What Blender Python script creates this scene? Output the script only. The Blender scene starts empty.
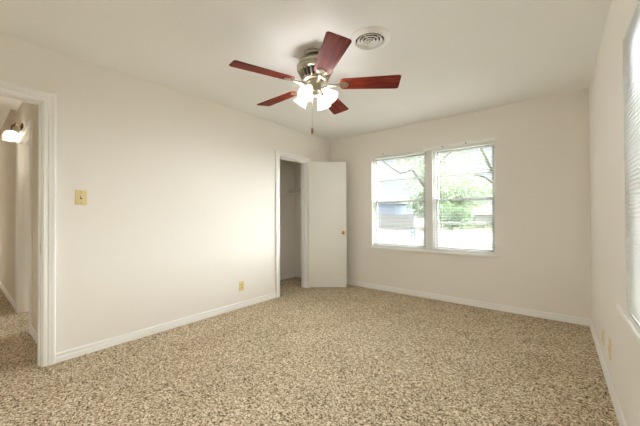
import bpy, bmesh, math, random
from mathutils import Vector, Matrix, Euler
random.seed(7)
S = bpy.context.scene
COL = S.collection
PI = math.pi

# ------------------------------------------------------------------ room constants (metres)
XL, XR, YB, H = -3.054, 0.272, 4.085, 2.44      # left wall, right wall, back wall, ceiling
YR = -0.75                                       # rear wall, behind the camera
ZG = -1.3                                        # ground outside

# ------------------------------------------------------------------ camera
cam_d = bpy.data.cameras.new('camera')
cam = bpy.data.objects.new('camera', cam_d); COL.objects.link(cam)
yaw, pitch, roll = 0.6765, 0.00742, -0.0031
fw = Vector((-math.sin(yaw) * math.cos(pitch), math.cos(yaw) * math.cos(pitch), math.sin(pitch)))
rt = Vector((math.cos(yaw), math.sin(yaw), 0)); up = rt.cross(fw)
r2 = math.cos(roll) * rt + math.sin(roll) * up
u2 = -math.sin(roll) * rt + math.cos(roll) * up
cam.matrix_world = Matrix(((r2.x, u2.x, -fw.x, 0), (r2.y, u2.y, -fw.y, 0), (r2.z, u2.z, -fw.z, 1.145), (0, 0, 0, 1)))
cam_d.sensor_width = 36; cam_d.sensor_fit = 'HORIZONTAL'
cam_d.lens = 293.8 * 36 / 640
cam_d.clip_start = 0.02; cam_d.clip_end = 500
S.camera = cam

# ------------------------------------------------------------------ world, sun, exposure
W = bpy.data.worlds.new('sky'); S.world = W; W.use_nodes = True
nt = W.node_tree
bg = nt.nodes['Background']
bg.inputs['Color'].default_value = (0.90, 0.95, 1.0, 1)
bg.inputs['Strength'].default_value = 0.36
sd = bpy.data.lights.new('sun', 'SUN'); sd.energy = 18; sd.angle = math.radians(85); sd.color = (0.96, 0.985, 1.0)
so = bpy.data.objects.new('sun', sd); COL.objects.link(so); so.location = (20, 20, 20)
SUN_AZ, SUN_EL = math.radians(67), math.radians(16)
sun_from = Vector((math.cos(SUN_AZ) * math.cos(SUN_EL), math.sin(SUN_AZ) * math.cos(SUN_EL), math.sin(SUN_EL)))
so.rotation_euler = sun_from.to_track_quat('Z', 'Y').to_euler()
S.view_settings.view_transform = 'Standard'
S.view_settings.look = 'None'
S.view_settings.gamma = 1
S.view_settings.use_curve_mapping = False
S.view_settings.exposure = 1.56
FAN_BULB = 165.0
HALL_BULB = 26.0
S.cycles.max_bounces = 14
S.cycles.diffuse_bounces = 10
S.cycles.transparent_max_bounces = 24
S.cycles.use_denoising = True

# ------------------------------------------------------------------ materials
def mat(name, color, rough=0.6, metal=0.0, spec=0.5, bump=0.0, bscale=60.0, vary=0.0, vscale=3.0):
    m = bpy.data.materials.new(name); m.use_nodes = True
    n = m.node_tree.nodes; l = m.node_tree.links; b = n['Principled BSDF']
    b.inputs['Base Color'].default_value = (*color, 1)
    b.inputs['Roughness'].default_value = rough
    b.inputs['Metallic'].default_value = metal
    b.inputs['Specular IOR Level'].default_value = spec
    tc = n.new('ShaderNodeTexCoord')
    if vary > 0:
        tx = n.new('ShaderNodeTexNoise'); tx.inputs['Scale'].default_value = vscale; tx.inputs['Detail'].default_value = 4
        rp = n.new('ShaderNodeValToRGB')
        rp.color_ramp.elements[0].position = 0.3; rp.color_ramp.elements[1].position = 0.7
        rp.color_ramp.elements[0].color = (*[c * (1 - vary) for c in color], 1)
        rp.color_ramp.elements[1].color = (*[min(1, c * (1 + vary)) for c in color], 1)
        l.new(tc.outputs['Object'], tx.inputs['Vector']); l.new(tx.outputs['Fac'], rp.inputs['Fac'])
        l.new(rp.outputs['Color'], b.inputs['Base Color'])
    if bump > 0:
        tb = n.new('ShaderNodeTexNoise'); tb.inputs['Scale'].default_value = bscale; tb.inputs['Detail'].default_value = 5
        bp = n.new('ShaderNodeBump'); bp.inputs['Strength'].default_value = bump; bp.inputs['Distance'].default_value = 0.002
        l.new(tc.outputs['Object'], tb.inputs['Vector']); l.new(tb.outputs['Fac'], bp.inputs['Height'])
        l.new(bp.outputs['Normal'], b.inputs['Normal'])
    return m

def mat_carpet():
    m = mat('beige_frieze_carpet', (0.5, 0.4, 0.28), 0.95, spec=0.1)
    n = m.node_tree.nodes; l = m.node_tree.links; b = n['Principled BSDF']
    tc = n.new('ShaderNodeTexCoord')
    vo = n.new('ShaderNodeTexVoronoi'); vo.inputs['Scale'].default_value = 150; vo.inputs['Randomness'].default_value = 1.0
    sep = n.new('ShaderNodeSeparateColor'); l.new(vo.outputs['Color'], sep.inputs['Color'])
    tn = n.new('ShaderNodeTexNoise'); tn.inputs['Scale'].default_value = 38; tn.inputs['Detail'].default_value = 4
    mxf = n.new('ShaderNodeMix'); mxf.data_type = 'FLOAT'; mxf.inputs['Factor'].default_value = 0.42
    l.new(tc.outputs['Object'], vo.inputs['Vector']); l.new(tc.outputs['Object'], tn.inputs['Vector'])
    l.new(sep.outputs['Red'], mxf.inputs['A']); l.new(tn.outputs['Fac'], mxf.inputs['B'])
    r1 = n.new('ShaderNodeValToRGB'); e = r1.color_ramp.elements
    e[0].position = 0.24; e[0].color = (0.075, 0.042, 0.018, 1)
    e[1].position = 0.78; e[1].color = (0.95, 0.85, 0.68, 1)
    k = e.new(0.39); k.color = (0.43, 0.325, 0.21, 1)
    k = e.new(0.60); k.color = (0.64, 0.525, 0.37, 1)
    t2 = n.new('ShaderNodeTexNoise'); t2.inputs['Scale'].default_value = 3.0; t2.inputs['Detail'].default_value = 3
    r2_ = n.new('ShaderNodeValToRGB'); e = r2_.color_ramp.elements
    e[0].position = 0.3; e[0].color = (0.86, 0.85, 0.83, 1); e[1].position = 0.7; e[1].color = (1.0, 1.0, 1.0, 1)
    mx = n.new('ShaderNodeMix'); mx.data_type = 'RGBA'; mx.blend_type = 'MULTIPLY'; mx.inputs['Factor'].default_value = 1
    bp = n.new('ShaderNodeBump'); bp.inputs['Strength'].default_value = 0.5; bp.inputs['Distance'].default_value = 0.006
    l.new(tc.outputs['Object'], t2.inputs['Vector'])
    l.new(mxf.outputs['Result'], r1.inputs['Fac']); l.new(t2.outputs['Fac'], r2_.inputs['Fac'])
    l.new(r1.outputs['Color'], mx.inputs['A']); l.new(r2_.outputs['Color'], mx.inputs['B'])
    l.new(mx.outputs['Result'], b.inputs['Base Color'])
    l.new(mxf.outputs['Result'], bp.inputs['Height']); l.new(bp.outputs['Normal'], b.inputs['Normal'])
    return m

def mat_wood():
    m = mat('cherry_blade_wood', (0.2, 0.03, 0.015), 0.5, spec=0.08)
    n = m.node_tree.nodes; l = m.node_tree.links; b = n['Principled BSDF']
    tc = n.new('ShaderNodeTexCoord'); mp = n.new('ShaderNodeMapping'); mp.inputs['Scale'].default_value = (3.0, 34, 10)
    t = n.new('ShaderNodeTexNoise'); t.inputs['Scale'].default_value = 1.4; t.inputs['Detail'].default_value = 6; t.inputs['Distortion'].default_value = 0.6
    r = n.new('ShaderNodeValToRGB'); e = r.color_ramp.elements
    e[0].position = 0.3; e[0].color = (0.075, 0.008, 0.004, 1); e[1].position = 0.72; e[1].color = (0.30, 0.042, 0.018, 1)
    k = e.new(0.5); k.color = (0.17, 0.019, 0.009, 1)
    l.new(tc.outputs['Object'], mp.inputs['Vector']); l.new(mp.outputs['Vector'], t.inputs['Vector'])
    l.new(t.outputs['Fac'], r.inputs['Fac']); l.new(r.outputs['Color'], b.inputs['Base Color'])
    return m

def mat_glass(name, tint=(0.97, 0.985, 0.98), gloss=0.05, rough=0.02):
    m = bpy.data.materials.new(name); m.use_nodes = True
    n = m.node_tree.nodes; l = m.node_tree.links
    n.remove(n['Principled BSDF'])
    t = n.new('ShaderNodeBsdfTransparent'); t.inputs['Color'].default_value = (*tint, 1)
    g = n.new('ShaderNodeBsdfGlossy'); g.inputs['Roughness'].default_value = rough
    x = n.new('ShaderNodeMixShader'); x.inputs[0].default_value = gloss
    l.new(t.outputs[0], x.inputs[1]); l.new(g.outputs[0], x.inputs[2]); l.new(x.outputs[0], n['Material Output'].inputs[0])
    return m

def mat_translucent(name, color, amount=0.4, clear=0.0, gloss=0.0):
    m = bpy.data.materials.new(name); m.use_nodes = True
    n = m.node_tree.nodes; l = m.node_tree.links
    n.remove(n['Principled BSDF'])
    d = n.new('ShaderNodeBsdfDiffuse'); d.inputs['Color'].default_value = (*color, 1)
    t = n.new('ShaderNodeBsdfTranslucent'); t.inputs['Color'].default_value = (*color, 1)
    x = n.new('ShaderNodeMixShader'); x.inputs[0].default_value = amount
    l.new(d.outputs[0], x.inputs[1]); l.new(t.outputs[0], x.inputs[2])
    last = x
    if clear > 0:
        tr = n.new('ShaderNodeBsdfTransparent'); y = n.new('ShaderNodeMixShader'); y.inputs[0].default_value = clear
        l.new(last.outputs[0], y.inputs[1]); l.new(tr.outputs[0], y.inputs[2]); last = y
    if gloss > 0:
        g = n.new('ShaderNodeBsdfGlossy'); g.inputs['Roughness'].default_value = 0.1; y = n.new('ShaderNodeMixShader'); y.inputs[0].default_value = gloss
        l.new(last.outputs[0], y.inputs[1]); l.new(g.outputs[0], y.inputs[2]); last = y
    l.new(last.outputs[0], n['Material Output'].inputs[0])
    return m

def mat_emit(name, color, strength):
    m = bpy.data.materials.new(name); m.use_nodes = True
    n = m.node_tree.nodes; l = m.node_tree.links
    n.remove(n['Principled BSDF'])
    e = n.new('ShaderNodeEmission'); e.inputs['Color'].default_value = (*color, 1); e.inputs['Strength'].default_value = strength
    l.new(e.outputs[0], n['Material Output'].inputs[0])
    return m

M = {}
M['wall'] = mat('cream_wall_paint', (0.865, 0.83, 0.775), 0.75, spec=0.25, bump=0.12, bscale=90)
M['hall'] = mat('tan_hall_paint', (0.78, 0.725, 0.64), 0.75, spec=0.25)
M['ceiling'] = mat('off_white_ceiling_paint', (0.87, 0.87, 0.85), 0.85, spec=0.2, bump=0.15, bscale=70)
M['trim'] = mat('white_gloss_trim', (0.90, 0.895, 0.87), 0.4, spec=0.4)
M['door'] = mat('off_white_door_paint', (0.84, 0.83, 0.78), 0.45, spec=0.4, bump=0.03, bscale=30)
M['carpet'] = mat_carpet()
M['brass'] = mat('polished_brass', (0.55, 0.33, 0.08), 0.25, 1.0)
M['nickel'] = mat('antique_nickel', (0.44, 0.395, 0.30), 0.32, 1.0)
M['dark'] = mat('dark_slot', (0.02, 0.018, 0.015), 0.7)
M['bronze'] = mat('aged_bronze', (0.16, 0.10, 0.04), 0.35, 1.0)
M['wood'] = mat_wood()
M['vinyl'] = mat('white_window_frame', (0.80, 0.80, 0.77), 0.45)
M['alu'] = mat('grey_sash_aluminium', (0.40, 0.41, 0.41), 0.45, 0.3)
M['glass'] = mat_glass('window_glass')
M['slat'] = mat_translucent('white_blind_slat', (0.84, 0.84, 0.82), 0.22)
M['almond'] = mat('almond_plastic', (0.76, 0.64, 0.33), 0.4)
M['ivory'] = mat('ivory_plastic', (0.80, 0.70, 0.46), 0.4)
M['shade'] = mat_translucent('frosted_glass_shade', (0.62, 0.61, 0.59), 0.5, 0.40, 0.05)
M['bulb'] = mat_emit('lit_bulb', (0.97, 0.985, 1.0), FAN_BULB)
M['hallbulb'] = mat_emit('lit_hall_bulb', (1, 0.90, 0.76), HALL_BULB)
M['register'] = mat('white_enamel_register', (0.82, 0.81, 0.77), 0.4)
M['closet_white'] = mat('closet_shelf_paint', (0.80, 0.79, 0.73), 0.5)
M['chain'] = mat('chain_metal', (0.45, 0.42, 0.36), 0.35, 1.0)
# outdoors
M['grass'] = mat('dry_lawn', (0.12, 0.118, 0.06), 0.95, spec=0.1, vary=0.45, vscale=0.35)
M['concrete'] = mat('pale_concrete', (0.17, 0.168, 0.16), 0.9, vary=0.08, vscale=0.8)
M['bluewall'] = mat('light_blue_siding', (0.40, 0.50, 0.68), 0.8)
M['whitewall'] = mat('white_siding', (0.78, 0.78, 0.76), 0.8)
M['roofwhite'] = mat('pale_roof', (0.72, 0.72, 0.70), 0.8)
M['roofpink'] = mat('faded_red_shingles', (0.42, 0.31, 0.28), 0.9, vary=0.12, vscale=1.5)
M['fencewood'] = mat('weathered_fence_boards', (0.52, 0.51, 0.49), 0.9, vary=0.1, vscale=2)
M['galv'] = mat('galvanised_steel', (0.40, 0.41, 0.41), 0.5, 0.5)
M['bark'] = mat('grey_bark', (0.22, 0.20, 0.19), 0.95, vary=0.2, vscale=4)
M['leafA'] = mat_translucent('pale_green_leaves', (0.32, 0.40, 0.25), 0.5)
M['leafB'] = mat_translucent('mid_green_leaves', (0.25, 0.37, 0.20), 0.5)
M['leafC'] = mat_translucent('olive_leaves', (0.32, 0.36, 0.25), 0.5)
M['signblue'] = mat('sign_blue', (0.06, 0.25, 0.62), 0.5)
M['white'] = mat('sign_white', (0.85, 0.85, 0.85), 0.5)
M['darkglass'] = mat('house_window_glass', (0.25, 0.27, 0.28), 0.2)

# ------------------------------------------------------------------ mesh builder
class MB:
    def __init__(s): s.v = []; s.f = []
    def add(s, vs, fs, M4=None):
        o = len(s.v)
        s.v += [tuple(M4 @ Vector(v)) if M4 else tuple(v) for v in vs]
        s.f += [tuple(i + o for i in f) for f in fs]
        return s
    def box(s, x0, x1, y0, y1, z0, z1, c=0.0, M4=None):
        x0, x1 = min(x0, x1), max(x0, x1); y0, y1 = min(y0, y1), max(y0, y1); z0, z1 = min(z0, z1), max(z0, z1)
        if c <= 0:
            vs = [(x0, y0, z0), (x1, y0, z0), (x1, y1, z0), (x0, y1, z0), (x0, y0, z1), (x1, y0, z1), (x1, y1, z1), (x0, y1, z1)]
            return s.add(vs, [(0, 3, 2, 1), (4, 5, 6, 7), (0, 1, 5, 4), (1, 2, 6, 5), (2, 3, 7, 6), (3, 0, 4, 7)], M4)
        bm = bmesh.new()
        bmesh.ops.create_cube(bm, size=1)
        bmesh.ops.scale(bm, vec=(x1 - x0, y1 - y0, z1 - z0), verts=bm.verts)
        bmesh.ops.translate(bm, vec=((x0 + x1) / 2, (y0 + y1) / 2, (z0 + z1) / 2), verts=bm.verts)
        bmesh.ops.bevel(bm, geom=bm.edges[:], offset=c, segments=2, profile=0.5, affect='EDGES')
        bm.verts.index_update()
        vs = [v.co[:] for v in bm.verts]; fs = [[v.index for v in f.verts] for f in bm.faces]
        bm.free()
        return s.add(vs, fs, M4)
    def lathe(s, prof, n=32, M4=None, cap=True):
        vs = []; fs = []
        for r, z in prof:
            for i in range(n):
                a = 2 * PI * i / n; vs.append((r * math.cos(a), r * math.sin(a), z))
        k = len(prof)
        for j in range(k - 1):
            for i in range(n):
                i2 = (i + 1) % n
                fs.append((j * n + i, j * n + i2, (j + 1) * n + i2, (j + 1) * n + i))
        if cap:
            fs.append(tuple(range(n - 1, -1, -1))); fs.append(tuple((k - 1) * n + i for i in range(n)))
        return s.add(vs, fs, M4)
    def tube(s, pts, rad, n=8):
        pts = [Vector(p) for p in pts]; vs = []; fs = []
        rads = rad if isinstance(rad, (list, tuple)) else [rad] * len(pts)
        ref = Vector((0.31, 0.17, 0.93)).normalized()
        for i, p in enumerate(pts):
            d = (pts[min(i + 1, len(pts) - 1)] - pts[max(i - 1, 0)]).normalized()
            a = d.cross(ref)
            if a.length < 1e-3: a = d.cross(Vector((1, 0, 0)))
            a.normalize(); b = d.cross(a)
            for k in range(n):
                t = 2 * PI * k / n; vs.append(p + rads[i] * (math.cos(t) * a + math.sin(t) * b))
        for i in range(len(pts) - 1):
            for k in range(n):
                k2 = (k + 1) % n; fs.append((i * n + k, i * n + k2, (i + 1) * n + k2, (i + 1) * n + k))
        fs.append(tuple(range(n - 1, -1, -1))); fs.append(tuple((len(pts) - 1) * n + k for k in range(n)))
        return s.add(vs, fs)
    def prism(s, outline, z0, z1, M4=None):
        n = len(outline)
        vs = [(x, y, z0) for x, y in outline] + [(x, y, z1) for x, y in outline]
        fs = [tuple(range(n - 1, -1, -1)), tuple(range(n, 2 * n))] + [(i, (i + 1) % n, n + (i + 1) % n, n + i) for i in range(n)]
        return s.add(vs, fs, M4)
    def build(s, name, m, parent=None, smooth=False, loc=None):
        me = bpy.data.meshes.new(name); me.from_pydata(s.v, [], s.f); me.validate()
        bm = bmesh.new(); bm.from_mesh(me); bmesh.ops.recalc_face_normals(bm, faces=bm.faces); bm.to_mesh(me); bm.free()
        me.materials.append(m)
        o = bpy.data.objects.new(name, me); COL.objects.link(o)
        if smooth:
            for p in me.polygons: p.use_smooth = True
            try:
                me.set_sharp_from_angle(angle=math.radians(38))
            except Exception: pass
        if parent: o.parent = parent
        if loc: o.location = loc
        return o

def tag(o, label=None, cat=None, group=None, kind=None):
    if label: o['label'] = label
    if cat: o['category'] = cat
    if group: o['group'] = group
    if kind: o['kind'] = kind
    return o
def struct(o, label, cat): return tag(o, label, cat, kind='structure')
def empty(name, loc=(0, 0, 0), rz=0.0):
    o = bpy.data.objects.new(name, None); COL.objects.link(o); o.location = loc; o.rotation_euler = (0, 0, rz); o.empty_display_size = 0.1
    return o

# ------------------------------------------------------------------ wall with openings
# axis 'x': slab between x=a and x=b, spanning u=y ; axis 'y': slab between y=a and y=b, spanning u=x
def wall(name, axis, a, b, u0, u1, z0, z1, holes, m):
    us = sorted(set([u0, u1] + [h[0] for h in holes] + [h[1] for h in holes]))
    zs = sorted(set([z0, z1] + [h[2] for h in holes] + [h[3] for h in holes]))
    def solid(i, j):
        if i < 0 or j < 0 or i >= len(us) - 1 or j >= len(zs) - 1: return False
        uc = (us[i] + us[i + 1]) / 2; zc = (zs[j] + zs[j + 1]) / 2
        return not any(h[0] < uc < h[1] and h[2] < zc < h[3] for h in holes)
    P = (lambda u, z, t: (t, u, z)) if axis == 'x' else (lambda u, z, t: (u, t, z))
    vid = {}; vs = []; fs = []
    def V(i, j, t):
        k = (i, j, t)
        if k not in vid: vid[k] = len(vs); vs.append(P(us[i], zs[j], t))
        return vid[k]
    for i in range(len(us) - 1):
        for j in range(len(zs) - 1):
            if not solid(i, j): continue
            for t in (a, b): fs.append((V(i, j, t), V(i + 1, j, t), V(i + 1, j + 1, t), V(i, j + 1, t)))
            if not solid(i - 1, j): fs.append((V(i, j, a), V(i, j + 1, a), V(i, j + 1, b), V(i, j, b)))
            if not solid(i + 1, j): fs.append((V(i + 1, j, a), V(i + 1, j + 1, a), V(i + 1, j + 1, b), V(i + 1, j, b)))
            if not solid(i, j - 1): fs.append((V(i, j, a), V(i + 1, j, a), V(i + 1, j, b), V(i, j, b)))
            if not solid(i, j + 1): fs.append((V(i, j + 1, a), V(i + 1, j + 1, a), V(i + 1, j + 1, b), V(i, j + 1, b)))
    mb = MB(); mb.v = vs; mb.f = fs
    return mb.build(name, m)

# openings
BD0, BD1, BDZ = -0.385, 0.435, 2.035          # bedroom doorway (rough, before the jamb)
CL0, CL1, CLZ = 2.870, 3.485, 1.995           # closet doorway
WX0, WX1, WZ0, WZ1 = -2.24, -0.562, 0.655, 2.045
RY0, RY1 = 0.50, 2.115
RZ1 = 2.035
HD0, HD1, HDZ = -4.975, -4.075, 2.03           # doorway in the hall wall

o = wall('wall_left', 'x', XL - 0.115, XL, YR - 0.115, 4.25, 0, H, [(BD0, BD1, -1, BDZ), (CL0, CL1, -1, CLZ)], M['wall'])
struct(o, 'cream left wall with the hall doorway and the closet doorway', 'wall')
o = wall('wall_back', 'y', YB, 4.25, XL, XR + 0.16, 0, H, [(WX0, WX1, WZ0, WZ1)], M['wall'])
struct(o, 'cream back wall around the wide double window', 'wall')
o = wall('wall_right', 'x', XR, XR + 0.16, YR - 0.115, YB, 0, H, [(RY0, RY1, WZ0, RZ1)], M['wall'])
struct(o, 'cream right wall with the window seen edge on', 'wall')
o = wall('wall_rear', 'y', YR - 0.115, YR, XL, XR, 0, H, [], M['wall'])
struct(o, 'cream rear wall behind the camera', 'wall')
o = wall('wall_hall_right', 'y', 0.48, 0.595, -7.45, XL - 0.115, 0, 2.6, [(HD0, HD1, -1, HDZ)], M['hall'])
struct(o, 'tan hall wall seen through the doorway at left', 'wall')
o = wall('wall_hall_left', 'y', -0.665, -0.55, -11.5, XL - 0.115, 0, 2.6, [], M['wall'])
struct(o, 'hall wall on the far side of the hall doorway', 'wall')
o = wall('wall_hall_end', 'x', -11.62, -11.5, -0.7, 3.2, 0, 2.6, [], M['wall'])
struct(o, 'grey lit wall at the far end of the hall', 'wall')
o = wall('wall_hall_room', 'y', 3.1, 3.2, -11.5, -7.45, 0, 2.6, [(-10.6, -8.2, 0.7, 2.05)], M['wall'])  # unseen window opening, added to bring daylight into the hall
struct(o, 'side wall of the room at the end of the hall', 'wall')
o = wall('wall_hall_return', 'x', -7.45, -7.335, 0.595, 4.1, 0, 2.6, [], M['wall'])
struct(o, 'return wall at the end of the hall wall', 'wall')
CX, CY1, CY0 = -3.81, 4.0, 1.9
o = wall('wall_closet_back', 'x', CX - 0.1, CX, CY0 - 0.1, 4.25, 0, H, [], M['wall'])
struct(o, 'closet back wall seen through the closet doorway', 'wall')
o = wall('wall_closet_end', 'y', CY1, 4.25, CX, XL - 0.115, 0, H, [], M['wall'])
struct(o, 'closet end wall behind the closet shelf', 'wall')
o = wall('wall_closet_start', 'y', CY0 - 0.1, CY0, CX, XL - 0.115, 0, H, [], M['wall'])
struct(o, 'closet end wall nearest the camera', 'wall')
# unseen room behind the hall doorway; its window opening is added to brighten the hall
o = wall('wall_side_room', 'y', 4.1, 4.25, -7.45, CX - 0.1, 0, 2.6, [(-5.7, -4.6, 0.8, 2.05)], M['wall'])
struct(o, 'wall of the room behind the hall doorway', 'wall')

o = MB().box(-11.62, XR + 0.16, YR - 0.115, 4.25, -0.15, 0).build('floor', M['carpet'])
struct(o, 'beige speckled frieze carpet over the whole floor', 'floor')
mb = MB().box(-5.15, XR + 0.16, YR - 0.115, 4.25, H, H + 0.18)
o = mb.build('ceiling', M['ceiling']); struct(o, 'off white painted ceiling carrying the fan', 'ceiling')
o = MB().box(-11.62, -5.15, YR - 0.115, 4.25, 2.60, 2.78).build('ceiling_hall', M['ceiling'])
struct(o, 'raised ceiling at the far end of the hall', 'ceiling')

# ------------------------------------------------------------------ trim
CAS = [(0.0, 0.0), (0.0, 0.011), (0.006, 0.014), (0.020, 0.014), (0.024, 0.010), (0.030, 0.010), (0.034, 0.016), (0.050, 0.018), (0.056, 0.020), (0.070, 0.020), (0.074, 0.016), (0.074, 0.0)]
def casing(mb, axis, plane, sgn, u0, u1, zt, sides=(True, True), wscale=1.0):
    prof = [(w * wscale, t) for w, t in CAS]
    n = len(prof)
    path = []
    for w, t in prof:
        path.append([(u0 - w, 0.0), (u0 - w, zt + w), (u1 + w, zt + w), (u1 + w, 0.0)])
    vs = []; fs = []
    for k, (w, t) in enumerate(prof):
        for (u, z) in path[k]:
            p = plane + sgn * t
            vs.append((p, u, z) if axis == 'x' else (u, p, z))
    for seg in range(3):
        for k in range(n):
            k2 = (k + 1) % n
            fs.append((k * 4 + seg, k * 4 + seg + 1, k2 * 4 + seg + 1, k2 * 4 + seg))
    fs.append(tuple(k * 4 for k in range(n))); fs.append(tuple(k * 4 + 3 for k in range(n)))
    mb.add(vs, fs)
def jamb(mb, axis, a, b, u0, u1, zt, th=0.018, stop=True):
    def bx(ua, ub, za, zb, pa, pb):
        if axis == 'x': mb.box(pa, pb, ua, ub, za, zb)
        else: mb.box(ua, ub, pa, pb, za, zb)
    bx(u0, u0 + th, 0, zt - th, a, b); bx(u1 - th, u1, 0, zt - th, a, b); bx(u0, u1, zt - th, zt, a, b)
    if stop:
        m0 = a + (b - a) * 0.30; m1 = a + (b - a) * 0.62
        bx(u0 + th, u0 + th + 0.011, 0, zt - th - 0.011, m0, m1); bx(u1 - th - 0.011, u1 - th, 0, zt - th - 0.011, m0, m1)
        bx(u0 + th, u1 - th, zt - th - 0.011, zt - th, m0, m1)

def doorway(name, label, axis, a, b, sgn_face, u0, u1, zt, back=True):
    """a = room face plane, b = far face plane; the casing sits on the room face"""
    e = MB(); casing(e, axis, a, sgn_face, u0 + 0.012, u1 - 0.012, zt - 0.012)
    if back: casing(e, axis, b, -sgn_face, u0 + 0.012, u1 - 0.012, zt - 0.012)
    o = e.build(name, M['trim']); struct(o, label, 'door frame')
    j = MB(); jamb(j, axis, a, b, u0, u1, zt); j.build('jamb', M['trim'], o)
    return o
t1 = doorway('trim_1', 'white fluted casing around the hall doorway at left', 'x', XL, XL - 0.115, 1, BD0, BD1, BDZ, back=False)
sp = MB().box(XL - 0.066, XL - 0.028, BD1 - 0.0195, BD1 - 0.0175, 0.86, 0.93).build('strike_plate', M['nickel'], t1)
t2 = doorway('trim_2', 'white casing around the closet doorway', 'x', XL, XL - 0.115, 1, CL0, CL1, CLZ)
t3 = doorway('trim_3', 'white casing of the doorway in the hall wall', 'y', 0.48, 0.595, -1, HD0, HD1, HDZ)

def base_seg(mb, axis, plane, sgn, u0, u1, hgt=0.074):
    prof = [(0, 0), (0.013, 0), (0.013, hgt * 0.50), (0.010, hgt * 0.56), (0.010, hgt * 0.86), (0.005, hgt), (0, hgt)]
    n = len(prof); vs = []
    for u in (u0, u1):
        for t, z in prof:
            p = plane + sgn * t
            vs.append((p, u, z) if axis == 'x' else (u, p, z))
    fs = [(k, (k + 1) % n, n + (k + 1) % n, n + k) for k in range(n)] + [tuple(range(n)), tuple(range(n, 2 * n))]
    mb.add(vs, fs)
def base(name, label, segs):
    mb = MB()
    for sg in segs: base_seg(mb, *sg)
    o = mb.build(name, M['trim']); struct(o, label, 'baseboard'); return o
base('baseboard_left', 'white baseboard along the left wall', [('x', XL, 1, BD1 + 0.063, CL0 - 0.063), ('x', XL, 1, CL1 + 0.063, YB), ('x', XL, 1, YR, BD0 - 0.063)])
base('baseboard_back', 'white baseboard under the double window', [('y', YB, -1, XL + 0.013, XR)])
base('baseboard_right', 'white baseboard along the right wall', [('x', XR, -1, YR, YB - 0.013)])
base('baseboard_rear', 'white baseboard along the rear wall', [('y', YR, 1, XL + 0.013, XR - 0.013)])
base('baseboard_hall', 'white baseboard along the hall wall', [('y', 0.48, -1, HD1 + 0.063, XL - 0.116), ('y', 0.48, -1, -7.45, HD0 - 0.063)])
base('baseboard_hall_end', 'white baseboard at the far end of the hall', [('x', -11.5, 1, -0.5, 3.1)])
base('baseboard_closet_back', 'white baseboard along the closet back wall', [('x', CX, 1, CY0, CY1)])
base('baseboard_closet_end', 'white baseboard along the closet end wall', [('y', CY1, -1, CX + 0.013, XL - 0.117)])

# ------------------------------------------------------------------ closet door, open against the wall
DW, DT = 0.590, 0.035
door = MB().box(0, DW, 0, DT, 0.014, 1.985, 0.0025).build('door_1', M['door'])
door.location = (XL + 0.030, 3.484, 0); door.rotation_euler = (0, 0, math.radians(38.8))
struct(door, 'off white flush closet door standing open in the corner', 'door')
def knob(side):
    mb = MB()
    prof = [(0.026, 0.0), (0.026, 0.004), (0.012, 0.007), (0.009, 0.022), (0.017, 0.030), (0.0235, 0.040), (0.0225, 0.050), (0.013, 0.057), (0.0, 0.058)]
    R = Matrix.Rotation(PI / 2 if side < 0 else -PI / 2, 4, 'X')
    T = Matrix.Translation((DW - 0.050, 0.0 if side < 0 else DT, 0.872))
    mb.lathe(prof, 24, T @ R, cap=False)
    k = mb.build('door_knob', M['brass'], door, smooth=True); tag(k, 'polished brass knob'); return k
knob(-1); knob(1)
for z in (0.22, 1.0, 1.76):
    h = MB(); h.lathe([(0.006, z - 0.045), (0.006, z + 0.045)], 10, Matrix.Translation((-0.004, DT + 0.004, 0)))
    h.box(0.0, 0.03, DT, DT + 0.002, z - 0.045, z + 0.045)
    h.build('hinge', M['brass'], door)

# ------------------------------------------------------------------ closet shelf, rod, cleat
sh = MB().box(CX, XL - 0.118, 3.80, CY1, 1.600, 1.622, 0.002).build('closet_shelf', M['closet_white'])
tag(sh, 'short white shelf across the end of the closet', 'shelf')
MB().box(CX, XL - 0.118, CY1 - 0.018, CY1, 1.535, 1.600).build('cleat', M['closet_white'], sh)
MB().box(CX, CX + 0.018, 3.80, CY1 - 0.018, 1.535, 1.600).build('cleat', M['closet_white'], sh)
rod = MB(); rod.tube([(CX + 0.012, 3.760, 1.520), (XL - 0.130, 3.760, 1.535)], 0.014, 12)
rd = rod.build('closet_rod', M['closet_white'], smooth=True); tag(rd, 'white clothes rod below the closet shelf', 'rod')
for x, s_ in ((CX, 1), (XL - 0.115, -1)):
    c = MB(); R = Matrix.Translation((x, 3.760, 1.520)) @ Matrix.Rotation(s_ * PI / 2, 4, 'Y')
    c.lathe([(0.027, 0.0), (0.027, 0.006), (0.019, 0.012), (0.019, 0.018)], 16, R); c.build('rod_socket', M['closet_white'], rd, smooth=True)
cl = MB().box(CX, CX + 0.019, 2.0, 3.72, 1.455, 1.500, 0.002).build('closet_rail', M['closet_white'])
tag(cl, 'white wooden rail fixed along the closet back wall', 'rail')

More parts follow.
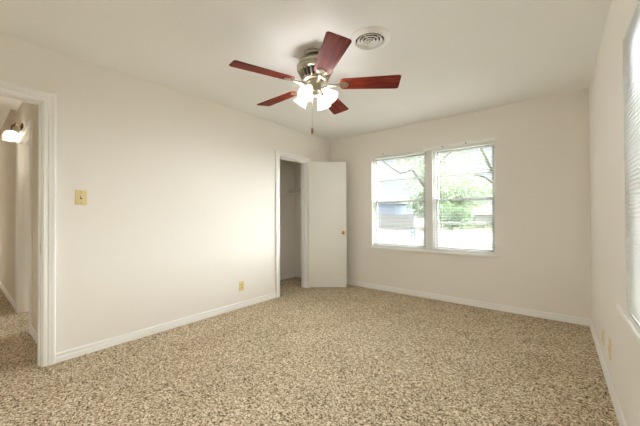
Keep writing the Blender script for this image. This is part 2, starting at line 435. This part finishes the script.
# ------------------------------------------------------------------ windows
def window(name, label, X0, X1, Z0, Z1, muntins, T):
    """local: u across (0 = left seen from inside), d outward, z; T maps (u,d,z) to the world through an Empty"""
    e = empty(name); e.matrix_world = T; struct(e, label, 'window')
    w = X1 - X0
    def ring(mb, u0, u1, z0, z1, t, tb, d0, d1):
        mb.box(u0, u0 + t, d0, d1, z0, z1); mb.box(u1 - t, u1, d0, d1, z0, z1)
        mb.box(u0 + t, u1 - t, d0, d1, z0, z0 + tb); mb.box(u0 + t, u1 - t, d0, d1, z1 - t, z1)
    f = MB(); ring(f, 0, w, Z0, Z1, 0.026, 0.03, 0.062, 0.135); f.build('frame', M['vinyl'], e)
    zm = Z0 + (Z1 - Z0) * 0.497
    for nm, za, zb, d0 in (('upper_sash', zm - 0.016, Z1 - 0.026, 0.104), ('lower_sash', Z0 + 0.03, zm + 0.016, 0.074)):
        s_ = MB(); ring(s_, 0.026, w - 0.026, za, zb, 0.026, 0.034 if nm == 'lower_sash' else 0.028, d0, d0 + 0.026)
        if muntins[0 if nm == 'upper_sash' else 1]:
            mid = (za + zb) / 2 + (0.0 if nm == 'upper_sash' else 0.01)
            s_.box(0.052, w - 0.052, d0 + 0.004, d0 + 0.022, mid - 0.009, mid + 0.009)
        so_ = s_.build(nm, M['alu'], e)
        g = MB().box(0.05, w - 0.05, d0 + 0.011, d0 + 0.014, za + 0.024, zb - 0.024); g.build('pane', M['glass'], so_)
    lk = MB().box(w / 2 - 0.03, w / 2 + 0.03, 0.060, 0.074, zm + 0.004, zm + 0.016, 0.002).lathe([(0.008, zm + 0.016), (0.008, zm + 0.024)], 12, Matrix.Translation((w / 2, 0.067, 0)))
    lk.build('sash_lock', M['alu'], e)
    return e
def blind(name, label, w, Z0, Z1, T, tilt, d=0.036, group='white mini blinds', head_d=0.012, inset=0.008):
    e = empty(name); e.matrix_world = T; tag(e, label, 'blind', group)
    h = MB().box(0.003, w - 0.003, head_d, head_d + 0.034, Z1 - 0.028, Z1 - 0.002, 0.002); h.build('headrail', M['vinyl'], e)
    sl = MB(); pitch_ = 0.0205; z = Z0 + 0.035
    zs = []
    while z < Z1 - 0.045: zs.append(z); z += pitch_
    hw = 0.0125; th = 0.0006
    for z in zs:
        prof = []
        for k in range(5):
            t = -1 + k * 0.5; prof.append((t * hw, 0.0013 * (1 - t * t)))
        ring_ = [(a, b + th / 2) for a, b in prof] + [(a, b - th / 2) for a, b in prof[::-1]]
        c_, s_ = math.cos(tilt), math.sin(tilt)
        n = len(ring_); vs = []
        for u in (inset, w - inset):
            for a, b in ring_: vs.append((u, d + a * c_ - b * s_, z + a * s_ + b * c_))
        fs = [(k, (k + 1) % n, n + (k + 1) % n, n + k) for k in range(n)] + [tuple(range(n)), tuple(range(n, 2 * n))]
        sl.add(vs, fs)
    sl.build('slats', M['slat'], e)
    b = MB().box(0.008, w - 0.008, d - 0.011, d + 0.011, Z0 + 0.006, Z0 + 0.020, 0.002); b.build('bottom_rail', M['vinyl'], e)
    for u in (0.12, w - 0.12):
        c = MB(); c.box(u - 0.0007, u + 0.0007, d - 0.0142, d - 0.0128, Z0 + 0.02, Z1 - 0.03); c.box(u - 0.0007, u + 0.0007, d + 0.0128, d + 0.0142, Z0 + 0.02, Z1 - 0.03)
        c.build('ladder_cord', M['vinyl'], e)
    wd = MB(); wd.tube([(0.06, head_d - 0.004, Z1 - 0.03), (0.06, head_d - 0.006, Z1 - 0.62)], 0.0032, 8); wd.build('tilt_wand', M['vinyl'], e)
    return e
MX0, MX1 = -1.402, -1.312
TB0 = Matrix.Translation((WX0, YB, 0)); TB1 = Matrix.Translation((MX1, YB, 0))
window('window_1', 'left double hung window of the back wall pair', WX0, MX0, WZ0, WZ1, (True, False), TB0)
window('window_2', 'right double hung window of the back wall pair', MX1, WX1, WZ0, WZ1, (True, True), TB1)
# right wall: local u runs along +y -> rotate: u -> -y seen from inside; d -> +x
TR = Matrix(((0, 1, 0, XR), (-1, 0, 0, RY1), (0, 0, 1, 0), (0, 0, 0, 1)))
half = (RY1 - RY0 - 0.09) / 2
TR2 = Matrix(((0, 1, 0, XR), (-1, 0, 0, RY0 + half), (0, 0, 1, 0), (0, 0, 0, 1)))
window('window_3', 'far half of the window in the right wall', 0, half, WZ0, RZ1, (True, True), TR)
window('window_4', 'near half of the window in the right wall', 0, half, WZ0, RZ1, (True, True), TR2)
TILT = math.radians(3)
blind('mini_blind', 'open white mini blind in the left window of the back wall', MX0 - WX0, WZ0, WZ1, TB0, TILT)
blind('mini_blind', 'open white mini blind in the right window of the back wall', WX1 - MX1, WZ0, WZ1, TB1, TILT, head_d=0.012)
blind('mini_blind', 'white mini blind in the right wall window, slats tilted', half, WZ0, RZ1, TR, math.radians(48), d=0.011, head_d=-0.003, inset=0.003)
blind('mini_blind', 'white mini blind in the near half of the right wall window', half, WZ0, RZ1, TR2, math.radians(48), d=0.011, head_d=-0.003, inset=0.003)

o = MB().box(MX0 + 0.004, MX1 - 0.004, YB + 0.022, 4.245, WZ0, WZ1, 0.003).build('trim_4', M['vinyl']); struct(o, 'white post between the two back windows', 'window trim')
o = MB().box(XR + 0.010, XR + 0.155, RY0 + half, RY1 - half, WZ0, RZ1, 0.003).build('trim_5', M['vinyl']); struct(o, 'white post dividing the right wall window', 'window trim')
o = MB().box(WX0 - 0.05, WX1 + 0.035, YB - 0.040, YB + 0.0, WZ0 - 0.028, WZ0 - 0.002, 0.005).box(WX0 + 0.001, WX1 - 0.001, YB - 0.005, YB + 0.075, WZ0 - 0.0, WZ0 + 0.004).build('trim_6', M['trim'])
struct(o, 'white sill under the double window on the back wall', 'window sill')
o = MB().box(XR - 0.018, XR, RY0 - 0.05, RY1 + 0.16, WZ0 - 0.028, WZ0 - 0.002, 0.005).box(XR - 0.005, XR + 0.075, RY0 + 0.001, RY1 - 0.001, WZ0, WZ0 + 0.004).build('trim_7', M['trim'])
struct(o, 'white sill under the right wall window', 'window sill')
o = MB().box(MX0 - 0.02, WX1 + 0.012, YB - 0.030, YB, WZ1 - 0.014, WZ1 + 0.026, 0.003).build('trim_8', M['trim']); struct(o, 'pale strip above the right back window', 'window trim')
for x in (-1.165, -0.885):
    k = MB(); k.lathe([(0.008, 0), (0.008, 0.004), (0.003, 0.006)], 10, Matrix.Translation((x, YB - 0.030, WZ1 + 0.008)) @ Matrix.Rotation(PI / 2, 4, 'X')); k.build('screw', M['bronze'], o)
k = MB(); k.box(-2.06, -2.03, YB - 0.006, YB, WZ1 + 0.022, WZ1 + 0.034, 0.001)
o = k.build('curtain_bracket', M['nickel']); tag(o, 'small metal bracket left above the left back window', 'bracket')

# ------------------------------------------------------------------ plates on the walls
def plate_bm(w, h, t=0.006): return MB().box(-w / 2, w / 2, -t, 0, -h / 2, h / 2, 0.0022)
def place(o, x, y, z, wallname):
    o.location = (x, y, z); o.rotation_euler = (0, 0, {'left': PI / 2, 'right': -PI / 2, 'back': 0}[wallname])
    return o
def rot_local(o): return o
sw = plate_bm(0.078, 0.122).build('light_switch', M['almond']); place(sw, XL, 0.655, 1.297, 'left')
tag(sw, 'almond light switch plate beside the hall doorway', 'light switch')
tg = MB().box(-0.005, 0.005, -0.019, -0.005, -0.004, 0.014, 0.0015).build('toggle', M['ivory'], sw)
MB().box(-0.007, 0.007, -0.0065, -0.0055, -0.014, 0.014).build('toggle_slot', M['bronze'], sw)
for z in (-0.045, 0.045):
    s_ = MB().lathe([(0.0035, 0), (0.0035, 0.0015)], 10, Matrix.Translation((0, -0.006, z)) @ Matrix.Rotation(PI / 2, 4, 'X')).build('screw', M['bronze'], sw)
def outlet(label, x, y, z, wn, face):
    o = plate_bm(0.072, 0.116).build('wall_outlet', face); place(o, x, y, z, wn); tag(o, label, 'outlet', 'wall outlets')
    for dz in (-0.021, 0.021):
        r = MB().box(-0.0165, 0.0165, -0.0085, -0.005, dz - 0.0145, dz + 0.0145, 0.001).build('receptacle', face, o)
        q = MB()
        for du in (-0.0065, 0.0065): q.box(du - 0.0013, du + 0.0013, -0.0092, -0.0083, dz - 0.003, dz + 0.006)
        q.lathe([(0.0024, 0), (0.0024, 0.0009)], 8, Matrix.Translation((0, -0.0083, dz - 0.008)) @ Matrix.Rotation(PI / 2, 4, 'X'))
        q.build('slots', M['dark'], r)
    MB().lathe([(0.003, 0), (0.003, 0.0015)], 8, Matrix.Translation((0, -0.006, 0)) @ Matrix.Rotation(PI / 2, 4, 'X')).build('screw', M['bronze'], o)
    return o
outlet('almond outlet low on the left wall between the doorways', XL, 2.240, 0.268, 'left', M['almond'])
outlet('ivory outlet low on the right wall, nearer the back corner', XR, 3.050, 0.232, 'right', M['ivory'])
ph = plate_bm(0.072, 0.124).build('cable_plate', M['ivory']); place(ph, XR, 2.705, 0.262, 'right')
tag(ph, 'ivory cable plate low on the right wall beside the outlet', 'wall plate')
MB().box(-0.008, 0.008, -0.0085, -0.005, -0.018, 0.018, 0.001).build('jack', M['almond'], ph)

# ------------------------------------------------------------------ ceiling register
rg = empty('ceiling_register', (-1.062, 1.915, H)); tag(rg, 'round white ceiling register beside the fan', 'ceiling vent')
f = MB(); f.lathe([(0.152, 0.0), (0.152, -0.004), (0.140, -0.009), (0.124, -0.013), (0.112, -0.017), (0.106, -0.016), (0.102, 0.0)], 56, cap=False)
f.build('flange', M['register'], rg, smooth=True)
MB().lathe([(0.0, -0.0015), (0.104, -0.0015)], 40, cap=False).build('duct_shade', M['dark'], rg)  # flat dark disc, paints the shade of an open duct
for r in (0.093, 0.067, 0.041, 0.016):
    c = MB(); w_ = min(0.019, r - 0.002)
    c.lathe([(r - w_, -0.004), (r, -0.012), (r, -0.0205), (r - 0.0012, -0.0205), (r - 0.0012, -0.0135), (r - w_, -0.0055), (r - w_, -0.004)], 44, cap=False)
    c.build('louver_ring', M['register'], rg, smooth=True)
c = MB().lathe([(0.0, -0.022), (0.004, -0.022), (0.004, -0.004)], 12, cap=False); c.build('screw', M['brass'], rg)
c = MB().box(-0.103, 0.103, -0.002, 0.002, -0.007, -0.003).box(-0.002, 0.002, -0.103, 0.103, -0.007, -0.003); c.build('cross_bar', M['register'], rg)

# ------------------------------------------------------------------ ceiling fan
FX, FY = -1.501, 1.813
fan = empty('ceiling_fan', (FX, FY, H)); tag(fan, 'ceiling fan with five cherry blades and four lit glass shades', 'ceiling fan')
zz = lambda z: z - H
MB().lathe([(0.0, 0.0), (0.086, 0.0), (0.086, -0.018), (0.080, -0.026), (0.060, -0.030), (0.045, -0.034), (0.045, -0.075)], 40, cap=False).build('canopy', M['nickel'], fan, smooth=True)
MB().lathe([(0.03, -0.052), (0.095, -0.055), (0.126, -0.064), (0.141, -0.082), (0.146, -0.098), (0.146, -0.108), (0.139, -0.112), (0.139, -0.119), (0.146, -0.123), (0.145, -0.140), (0.136, -0.150), (0.120, -0.154), (0.03, -0.154)], 48, cap=False).build('motor_housing', M['nickel'], fan, smooth=True)
MB().lathe([(0.117, -0.150), (0.092, -0.210), (0.02, -0.212)], 40, cap=False).build('vent_core', M['dark'], fan, smooth=True)
v = MB()
for k in range(22):
    a = 2 * PI * k / 22
    R = Matrix.Rotation(a, 4, 'Z')
    v.prism([(0.136, -0.150), (0.130, -0.160), (0.108, -0.206), (0.096, -0.212), (0.090, -0.206), (0.114, -0.152)], -0.0065, 0.0065, R @ Matrix(((1, 0, 0, 0), (0, 0, 1, 0), (0, 1, 0, 0), (0, 0, 0, 1))))
v.lathe([(0.099, -0.206), (0.097, -0.220), (0.075, -0.226), (0.04, -0.228)], 40, cap=False)
v.build('vent_ribs', M['nickel'], fan, smooth=False)
MB().lathe([(0.072, -0.224), (0.070, -0.236), (0.055, -0.246), (0.050, -0.252), (0.050, -0.290), (0.056, -0.296), (0.056, -0.308), (0.046, -0.320), (0.030, -0.332), (0.018, -0.338), (0.014, -0.350), (0.0, -0.356)], 36, cap=False).build('switch_housing', M['nickel'], fan, smooth=True)
ZBL = 2.191 - H
def blade_outline():
    pts = []
    r0, r1, w0, w1 = 0.195, 0.668, 0.064, 0.081
    def arc(cx, cy, rad, a0, a1, n=7):
        return [(cx + rad * math.cos(math.radians(a0 + (a1 - a0) * i / (n - 1))), cy + rad * math.sin(math.radians(a0 + (a1 - a0) * i / (n - 1)))) for i in range(n)]
    pts += arc(r1 - 0.022, w1 - 0.022, 0.022, 0, 90)
    pts += arc(r0 + 0.040, w0 - 0.036, 0.036, 90, 180)
    pts += arc(r0 + 0.040, -w0 + 0.036, 0.036, 180, 270)
    pts += arc(r1 - 0.022, -w1 + 0.022, 0.022, 270, 360)
    return pts
def arm_mesh():
    a = MB()
    a.tube([(0.088, 0, -0.008), (0.12, 0, -0.014), (0.155, 0, -0.013), (0.20, 0, -0.010)], [0.015, 0.012, 0.011, 0.012], 10)
    out = []
    for i in range(24):
        t = 2 * PI * i / 24
        out.append((0.226 + 0.042 * math.cos(t), 0.037 * math.sin(t) * (1.0 + 0.25 * math.cos(t))))
    a.prism(out, -0.0095, -0.0035)
    for (x, y) in ((0.243, 0.02), (0.243, -0.02), (0.212, 0.0)):
        a.lathe([(0.006, -0.0125), (0.006, -0.009)], 10, Matrix.Translation((x, y, 0)))
    return a
PITCH = math.radians(-12)
bo = blade_outline()
first = None
for k in range(5):
    if first is None:
        b = MB().prism(bo, -0.0035, 0.0030).build('blade', M['wood'], fan); tag(b, 'dark cherry wood blade')
        md = b.modifiers.new('edge', 'BEVEL'); md.width = 0.0014; md.segments = 2
        ar = arm_mesh().build('blade_arm', M['nickel'], b, smooth=True)
        first = b; first_arm = ar
    else:
        b = first.copy(); COL.objects.link(b); b.parent = fan
        ar = first_arm.copy(); COL.objects.link(ar); ar.parent = b
    b.location = (0, 0, ZBL)
    b.rotation_euler = (Matrix.Rotation(math.radians(250.1 + 72 * k), 4, 'Z') @ Matrix.Rotation(PITCH, 4, 'X')).to_euler()
# light kit: four bell shades tilted outwards
LZ = -0.300
shade_prof_o = [(0.020, 0.0), (0.024, 0.006), (0.025, 0.020), (0.032, 0.034), (0.041, 0.052), (0.047, 0.070), (0.053, 0.086), (0.063, 0.098)]
shade_prof = shade_prof_o + [(r - 0.0025, z - 0.0005) for r, z in shade_prof_o[::-1]]
for k in range(4):
    az = math.radians(-50.4 + 45 + 15 + 90 * k)
    Rz = Matrix.Rotation(az, 4, 'Z')
    arm = MB(); arm.tube([(0.042, 0, LZ + 0.006), (0.054, 0, LZ + 0.012), (0.070, 0, LZ + 0.010), (0.081, 0, LZ - 0.002)], 0.0085, 10)
    Tk = Matrix.Translation((0.080, 0, LZ + 0.004)) @ Matrix.Rotation(PI - math.radians(40), 4, 'Y')
    arm.lathe([(0.0, -0.002), (0.018, -0.002), (0.0255, 0.004), (0.0265, 0.022), (0.0245, 0.022), (0.020, 0.008), (0.0, 0.006)], 24, Tk, cap=False)
    a_o = arm.build('lamp_arm', M['nickel'], fan, smooth=True); a_o.rotation_euler = (0, 0, az)
    sh_ = MB(); sh_.lathe(shade_prof, 32, Tk @ Matrix.Translation((0, 0, 0.012)), cap=False)
    s_o = sh_.build('lamp_shade', M['shade'], a_o, smooth=True)
    tag(s_o, 'frosted bell glass shade')
    bl = MB(); bl.lathe([(0.011, 0.010), (0.012, 0.024), (0.020, 0.036), (0.0255, 0.050), (0.022, 0.065), (0.012, 0.074), (0.0, 0.077)], 20, Tk, cap=False)
    b_o = bl.build('bulb', M['bulb'], a_o, smooth=True); tag(b_o, 'lit white bulb')
pc = MB()
pc.tube([(-0.018, -0.012, -0.340), (-0.020, -0.014, -0.45), (-0.020, -0.014, -0.592)], 0.0016, 6)
for i in range(40): pc.lathe([(0.0, 0.0022), (0.0022, 0.0), (0.0, -0.0022)], 6, Matrix.Translation((-0.0198, -0.0138, -0.352 - i * 0.006)), cap=False)
p_ = pc.build('pull_chain', M['chain'], fan)
MB().lathe([(0.003, -0.590), (0.0075, -0.598), (0.0085, -0.612), (0.0085, -0.632), (0.006, -0.640), (0.0, -0.641)], 14, Matrix.Translation((-0.020, -0.014, 0)), cap=False).build('pull_fob', M['bronze'], p_, smooth=True)

# ------------------------------------------------------------------ hall wall lamp
SX = -4.67
sc = empty('wall_lamp', (SX, 0.48, 2.135)); tag(sc, 'lit hall wall lamp with a white glass shade above the doorway', 'wall lamp')
MB().lathe([(0.055, 0.0), (0.055, 0.008), (0.040, 0.016), (0.015, 0.020)], 24, Matrix.Rotation(PI / 2, 4, 'X')).build('back_plate', M['bronze'], sc, smooth=True)
a = MB(); a.tube([(0, -0.015, 0), (0, -0.035, 0.022), (0, -0.062, 0.026), (0, -0.085, 0.008), (0, -0.085, -0.05)], 0.007, 10)
for s_ in (-1, 1):
    a.tube([(s_ * 0.01, -0.05, 0.02), (s_ * 0.035, -0.06, 0.036), (s_ * 0.055, -0.065, 0.022), (s_ * 0.045, -0.065, 0.006), (s_ * 0.033, -0.065, 0.014)], 0.005, 8)
a.build('scroll_arm', M['bronze'], sc, smooth=True)
po = [(0.026, -0.052), (0.040, -0.058), (0.055, -0.076), (0.063, -0.100), (0.067, -0.135), (0.071, -0.158)]
MB().lathe(po + [(r - 0.003, z - 0.001) for r, z in po[::-1]], 32, Matrix.Translation((0, -0.088, 0)), cap=False).build('glass_shade', M['shade'], sc, smooth=True)
MB().lathe([(0.012, -0.060), (0.014, -0.080), (0.028, -0.105), (0.030, -0.125), (0.018, -0.148), (0.0, -0.153)], 18, Matrix.Translation((0, -0.088, 0)), cap=False).build('bulb', M['hallbulb'], sc, smooth=True)

# ------------------------------------------------------------------ outdoors
o = MB().box(-110, 90, 4.4, 150, ZG - 0.2, ZG).build('ground', M['grass']); struct(o, 'dry pale lawn outside the back windows', 'ground')
o = MB().box(-110, 90, 27.5, 46.0, ZG, ZG + 0.02).build('road', M['concrete']); struct(o, 'pale concrete street beyond the lawn', 'street')

def house(name, label, x0, x1, y0, y1, zw, zr, wm, rm, over=0.5, wins=()):
    e = empty(name, ((x0 + x1) / 2, y0, ZG)); tag(e, label, 'house')
    ox, oy = (x0 + x1) / 2, y0
    MB().box(x0 - ox, x1 - ox, 0, y1 - y0, 0, zw - ZG).build('walls', wm, e)
    r = MB(); ym = (y1 - y0) / 2; a, b = x0 - ox - over, x1 - ox + over; q0, q1 = -over, y1 - y0 + over; zb = zw - ZG; zt = zr - ZG
    r.add([(a, q0, zb), (b, q0, zb), (b, q1, zb), (a, q1, zb), (a, ym, zt), (b, ym, zt), (a, q0, zb - 0.18), (b, q0, zb - 0.18), (b, q1, zb - 0.18), (a, q1, zb - 0.18)],
          [(0, 1, 5, 4), (2, 3, 4, 5), (0, 4, 3), (1, 2, 5), (6, 7, 1, 0), (8, 9, 3, 2), (7, 8, 2, 1), (9, 6, 0, 3), (6, 9, 8, 7)])
    r.build('roof', rm, e)
    for (u, z, w, h) in wins:
        wn = MB().box(u - ox - w / 2 - 0.08, u - ox + w / 2 + 0.08, -0.05, 0.0, z - ZG - h / 2 - 0.08, z - ZG + h / 2 + 0.08).build('window', M['white'], e)
        MB().box(u - ox - w / 2, u - ox + w / 2, -0.06, -0.045, z - ZG - h / 2, z - ZG + h / 2).build('pane', M['darkglass'], wn)
    return e
house('house', 'light blue house with a pale roof behind the board fence', -42, -23.6, 52, 61, 3.5, 5.1, M['bluewall'], M['roofwhite'], 0.4, [(-38, 1.6, 1.2, 1.4)])
house('house', 'white house with a faded red roof seen through the right window', -16.6, 9, 75, 85, 1.15, 3.7, M['whitewall'], M['roofpink'], 0.6, [(-14.9, -0.1, 0.9, 1.3), (-9.6, -0.1, 0.9, 1.3), (-3, -0.1, 1.4, 1.2), (4, -0.1, 1.4, 1.2)])

fe = empty('board_fence', (-25, 48.0, ZG)); tag(fe, 'tall weathered board fence in front of the blue house', 'fence')
b = MB()
x = -10.0
while x < 6.5:
    h = 2.44 + (0.10 if x > 1.5 else 0.0) * (x - 1.5) / 3; b.box(x, x + 0.135, 0, 0.022, 0.03, h); x += 0.145
b.build('boards', M['fencewood'], fe)
r = MB()
for z in (0.4, 1.2, 2.0): r.box(-10, 6.5, 0.022, 0.06, z, z + 0.09)
r.build('rails', M['fencewood'], fe)

cf = empty('chain_fence', (-10, 29.8, ZG)); tag(cf, 'low grey wire fence along the street edge', 'fence')
for px_ in (-12.5, -9.4, -6.3, -3.2, -0.1, 3.0, 5.9, 8.8):
    MB().tube([(px_ + 3.6, 0, 0), (px_ + 3.6, 0, 1.0)], 0.035, 8).build('post', M['galv'], cf)
MB().tube([(-8.9, 0, 0.96), (12.4, 0, 0.96)], 0.025, 8).build('top_rail', M['galv'], cf)
wm_ = MB()
x = -8.9
while x < 12.0:
    wm_.tube([(x, 0, 0.05), (x + 0.45, 0, 0.95)], 0.002, 4); wm_.tube([(x + 0.45, 0.01, 0.05), (x, 0.01, 0.95)], 0.002, 4); x += 0.15
wm_.build('wire_mesh', M['galv'], cf)

sg = empty('yard_sign', (-9.55, 24.6, ZG)); tag(sg, 'small blue and white sign on a post in the lawn', 'sign')
MB().box(-0.03, 0.03, 0.0, 0.05, 0, 0.62).build('post', M['white'], sg)
pl = MB().box(-0.20, 0.20, -0.03, 0.0, 0.55, 1.36, 0.005).build('panel', M['signblue'], sg)
for z in (0.64, 1.0): MB().box(-0.11, 0.11, -0.036, -0.029, z, z + 0.25, 0.002).build('white_square', M['white'], pl)

def foliage(center, radii, n, size, rnd, mb=None):
    mb = mb or MB()
    for _ in range(n):
        while True:
            p = Vector((rnd.uniform(-1, 1), rnd.uniform(-1, 1), rnd.uniform(-1, 1)))
            if 0.15 < p.length < 1: break
        p = Vector((p.x * radii[0], p.y * radii[1], p.z * radii[2])) + Vector(center)
        R = Euler((rnd.uniform(0, 6.3), rnd.uniform(0, 6.3), rnd.uniform(0, 6.3))).to_matrix()
        s_ = size * rnd.uniform(0.6, 1.4)
        vs = [p + R @ Vector(q) * s_ for q in ((-1, 0, 0), (-0.3, -0.42, 0.08), (0.5, -0.35, 0.06), (1, 0, -0.05), (0.5, 0.35, 0.06), (-0.3, 0.42, 0.08))]
        mb.add(vs, [(0, 1, 2, 3, 4, 5)])
    return mb
def tree(name, label, x, y, trunk, branches, blobs, leafmat, rnd, group='trees outside the back windows', cat='tree'):
    e = empty(name, (x, y, ZG)); tag(e, label, cat, group)
    if trunk:
        t = MB(); t.tube(*trunk)
        for pts, rad in branches: t.tube(pts, rad, 7)
        t.build('trunk', M['bark'], e, smooth=True)
    mb = MB()
    for c, r, n, s_ in blobs: foliage(c, r, n, s_, rnd, mb)
    mb.build('foliage', leafmat, e)
    return e
rnd = random.Random(3)
# big tree right of the blue house
tree('tree', 'big pale green tree beside the blue house', -18.6, 56.0, ([(0, 0, 0), (0.2, 0, 3), (0.1, 0.3, 6.5)], [0.4, 0.3, 0.15]), [],
     [((-1.2, 0, 4.3), (3.2, 2.5, 2.6), 520, 0.33), ((1.4, 0.4, 6.8), (3.4, 2.6, 2.8), 520, 0.33), ((0.2, 0, 10.2), (3.2, 2.6, 2.8), 380, 0.33)], M['leafA'], rnd)
# near tree behind the window post, its limb crosses the left window
tree('tree', 'near grey limbed tree behind the post between the back windows', -5.9, 17.2,
     ([(0, 0, 0), (0.05, 0, 2.2), (-0.05, 0.1, 4.3), (0.1, 0.2, 6.4)], [0.17, 0.14, 0.11, 0.06]),
     [([(0, 0, 4.0), (-0.9, 0.3, 5.2), (-1.7, 0.4, 5.05), (-2.5, 0.5, 5.6), (-3.3, 0.5, 6.3)], [0.09, 0.075, 0.06, 0.05, 0.03]),
      ([(0, 0, 4.4), (0.8, 0.2, 5.5), (1.7, 0.3, 6.3)], [0.07, 0.05, 0.03])],
     [((-1.2, 0.4, 5.7), (1.2, 0.9, 0.8), 150, 0.11), ((0.6, 0.2, 5.9), (1.5, 1.0, 0.9), 240, 0.11), ((-0.8, 0.3, 4.2), (0.7, 0.6, 0.5), 60, 0.1)], M['leafC'], rnd)
# tree beyond the right window, leaning limb
tree('tree', 'tall leafy tree with a leaning trunk beyond the right back window', -2.2, 21.5,
     ([(0.3, 0, 0), (0.1, 0, 2.2), (-0.35, 0, 3.9), (-0.95, 0.1, 5.2), (-1.6, 0.2, 6.8)], [0.2, 0.17, 0.14, 0.11, 0.07]),
     [([(-0.35, 0, 3.9), (-1.4, 0.2, 4.9), (-2.5, 0.3, 5.3)], [0.08, 0.06, 0.03])],
     [((-2.4, 0.2, 6.0), (1.6, 1.2, 1.1), 170, 0.11), ((-0.5, 0.1, 5.5), (1.2, 1.1, 1.3), 140, 0.11), ((-3.2, 0.3, 4.3), (1.2, 1.0, 0.9), 100, 0.11)], M['leafA'], rnd)
tree('tree', 'wide pale tree far behind the right back window', -15.5, 62.0, ([(0, 0, 0), (0, 0, 4.5)], [0.4, 0.25]), [],
     [((-1.5, 0, 5.5), (4.2, 3, 2.9), 560, 0.38), ((3.0, 0, 6.6), (4.2, 3, 3.2), 560, 0.38), ((-0.5, 0, 10.8), (4.6, 3, 3.0), 240, 0.38)], M['leafA'], rnd)
tree('tree', 'tree far behind the faded red roof', -4.5, 92.0, ([(0, 0, 0), (0, 0, 6)], [0.5, 0.3]), [],
     [((-2, 0, 8.0), (6, 4, 4.2), 560, 0.55), ((5, 0, 9.0), (6, 4, 4.2), 480, 0.55)], M['leafC'], rnd)
tree('bush', 'rounded green bush filling the left of the right back window', -12.9, 50.0, ([(0, 0, 0), (0, 0, 1.2)], [0.12, 0.06]), [],
     [((-0.7, 0, 2.3), (2.3, 1.8, 2.3), 560, 0.26), ((1.4, 0, 1.9), (1.7, 1.5, 1.9), 380, 0.26)], M['leafB'], rnd, 'bushes outside the back windows', 'bush')
tree('bush', 'low grey green bush in front of the white house', -11.6, 62.0, ([(0, 0, 0), (0, 0, 0.5)], [0.08, 0.04]), [],
     [((0, 0, 0.6), (2.4, 1.0, 0.6), 220, 0.2)], M['leafC'], rnd, 'bushes outside the back windows', 'bush')
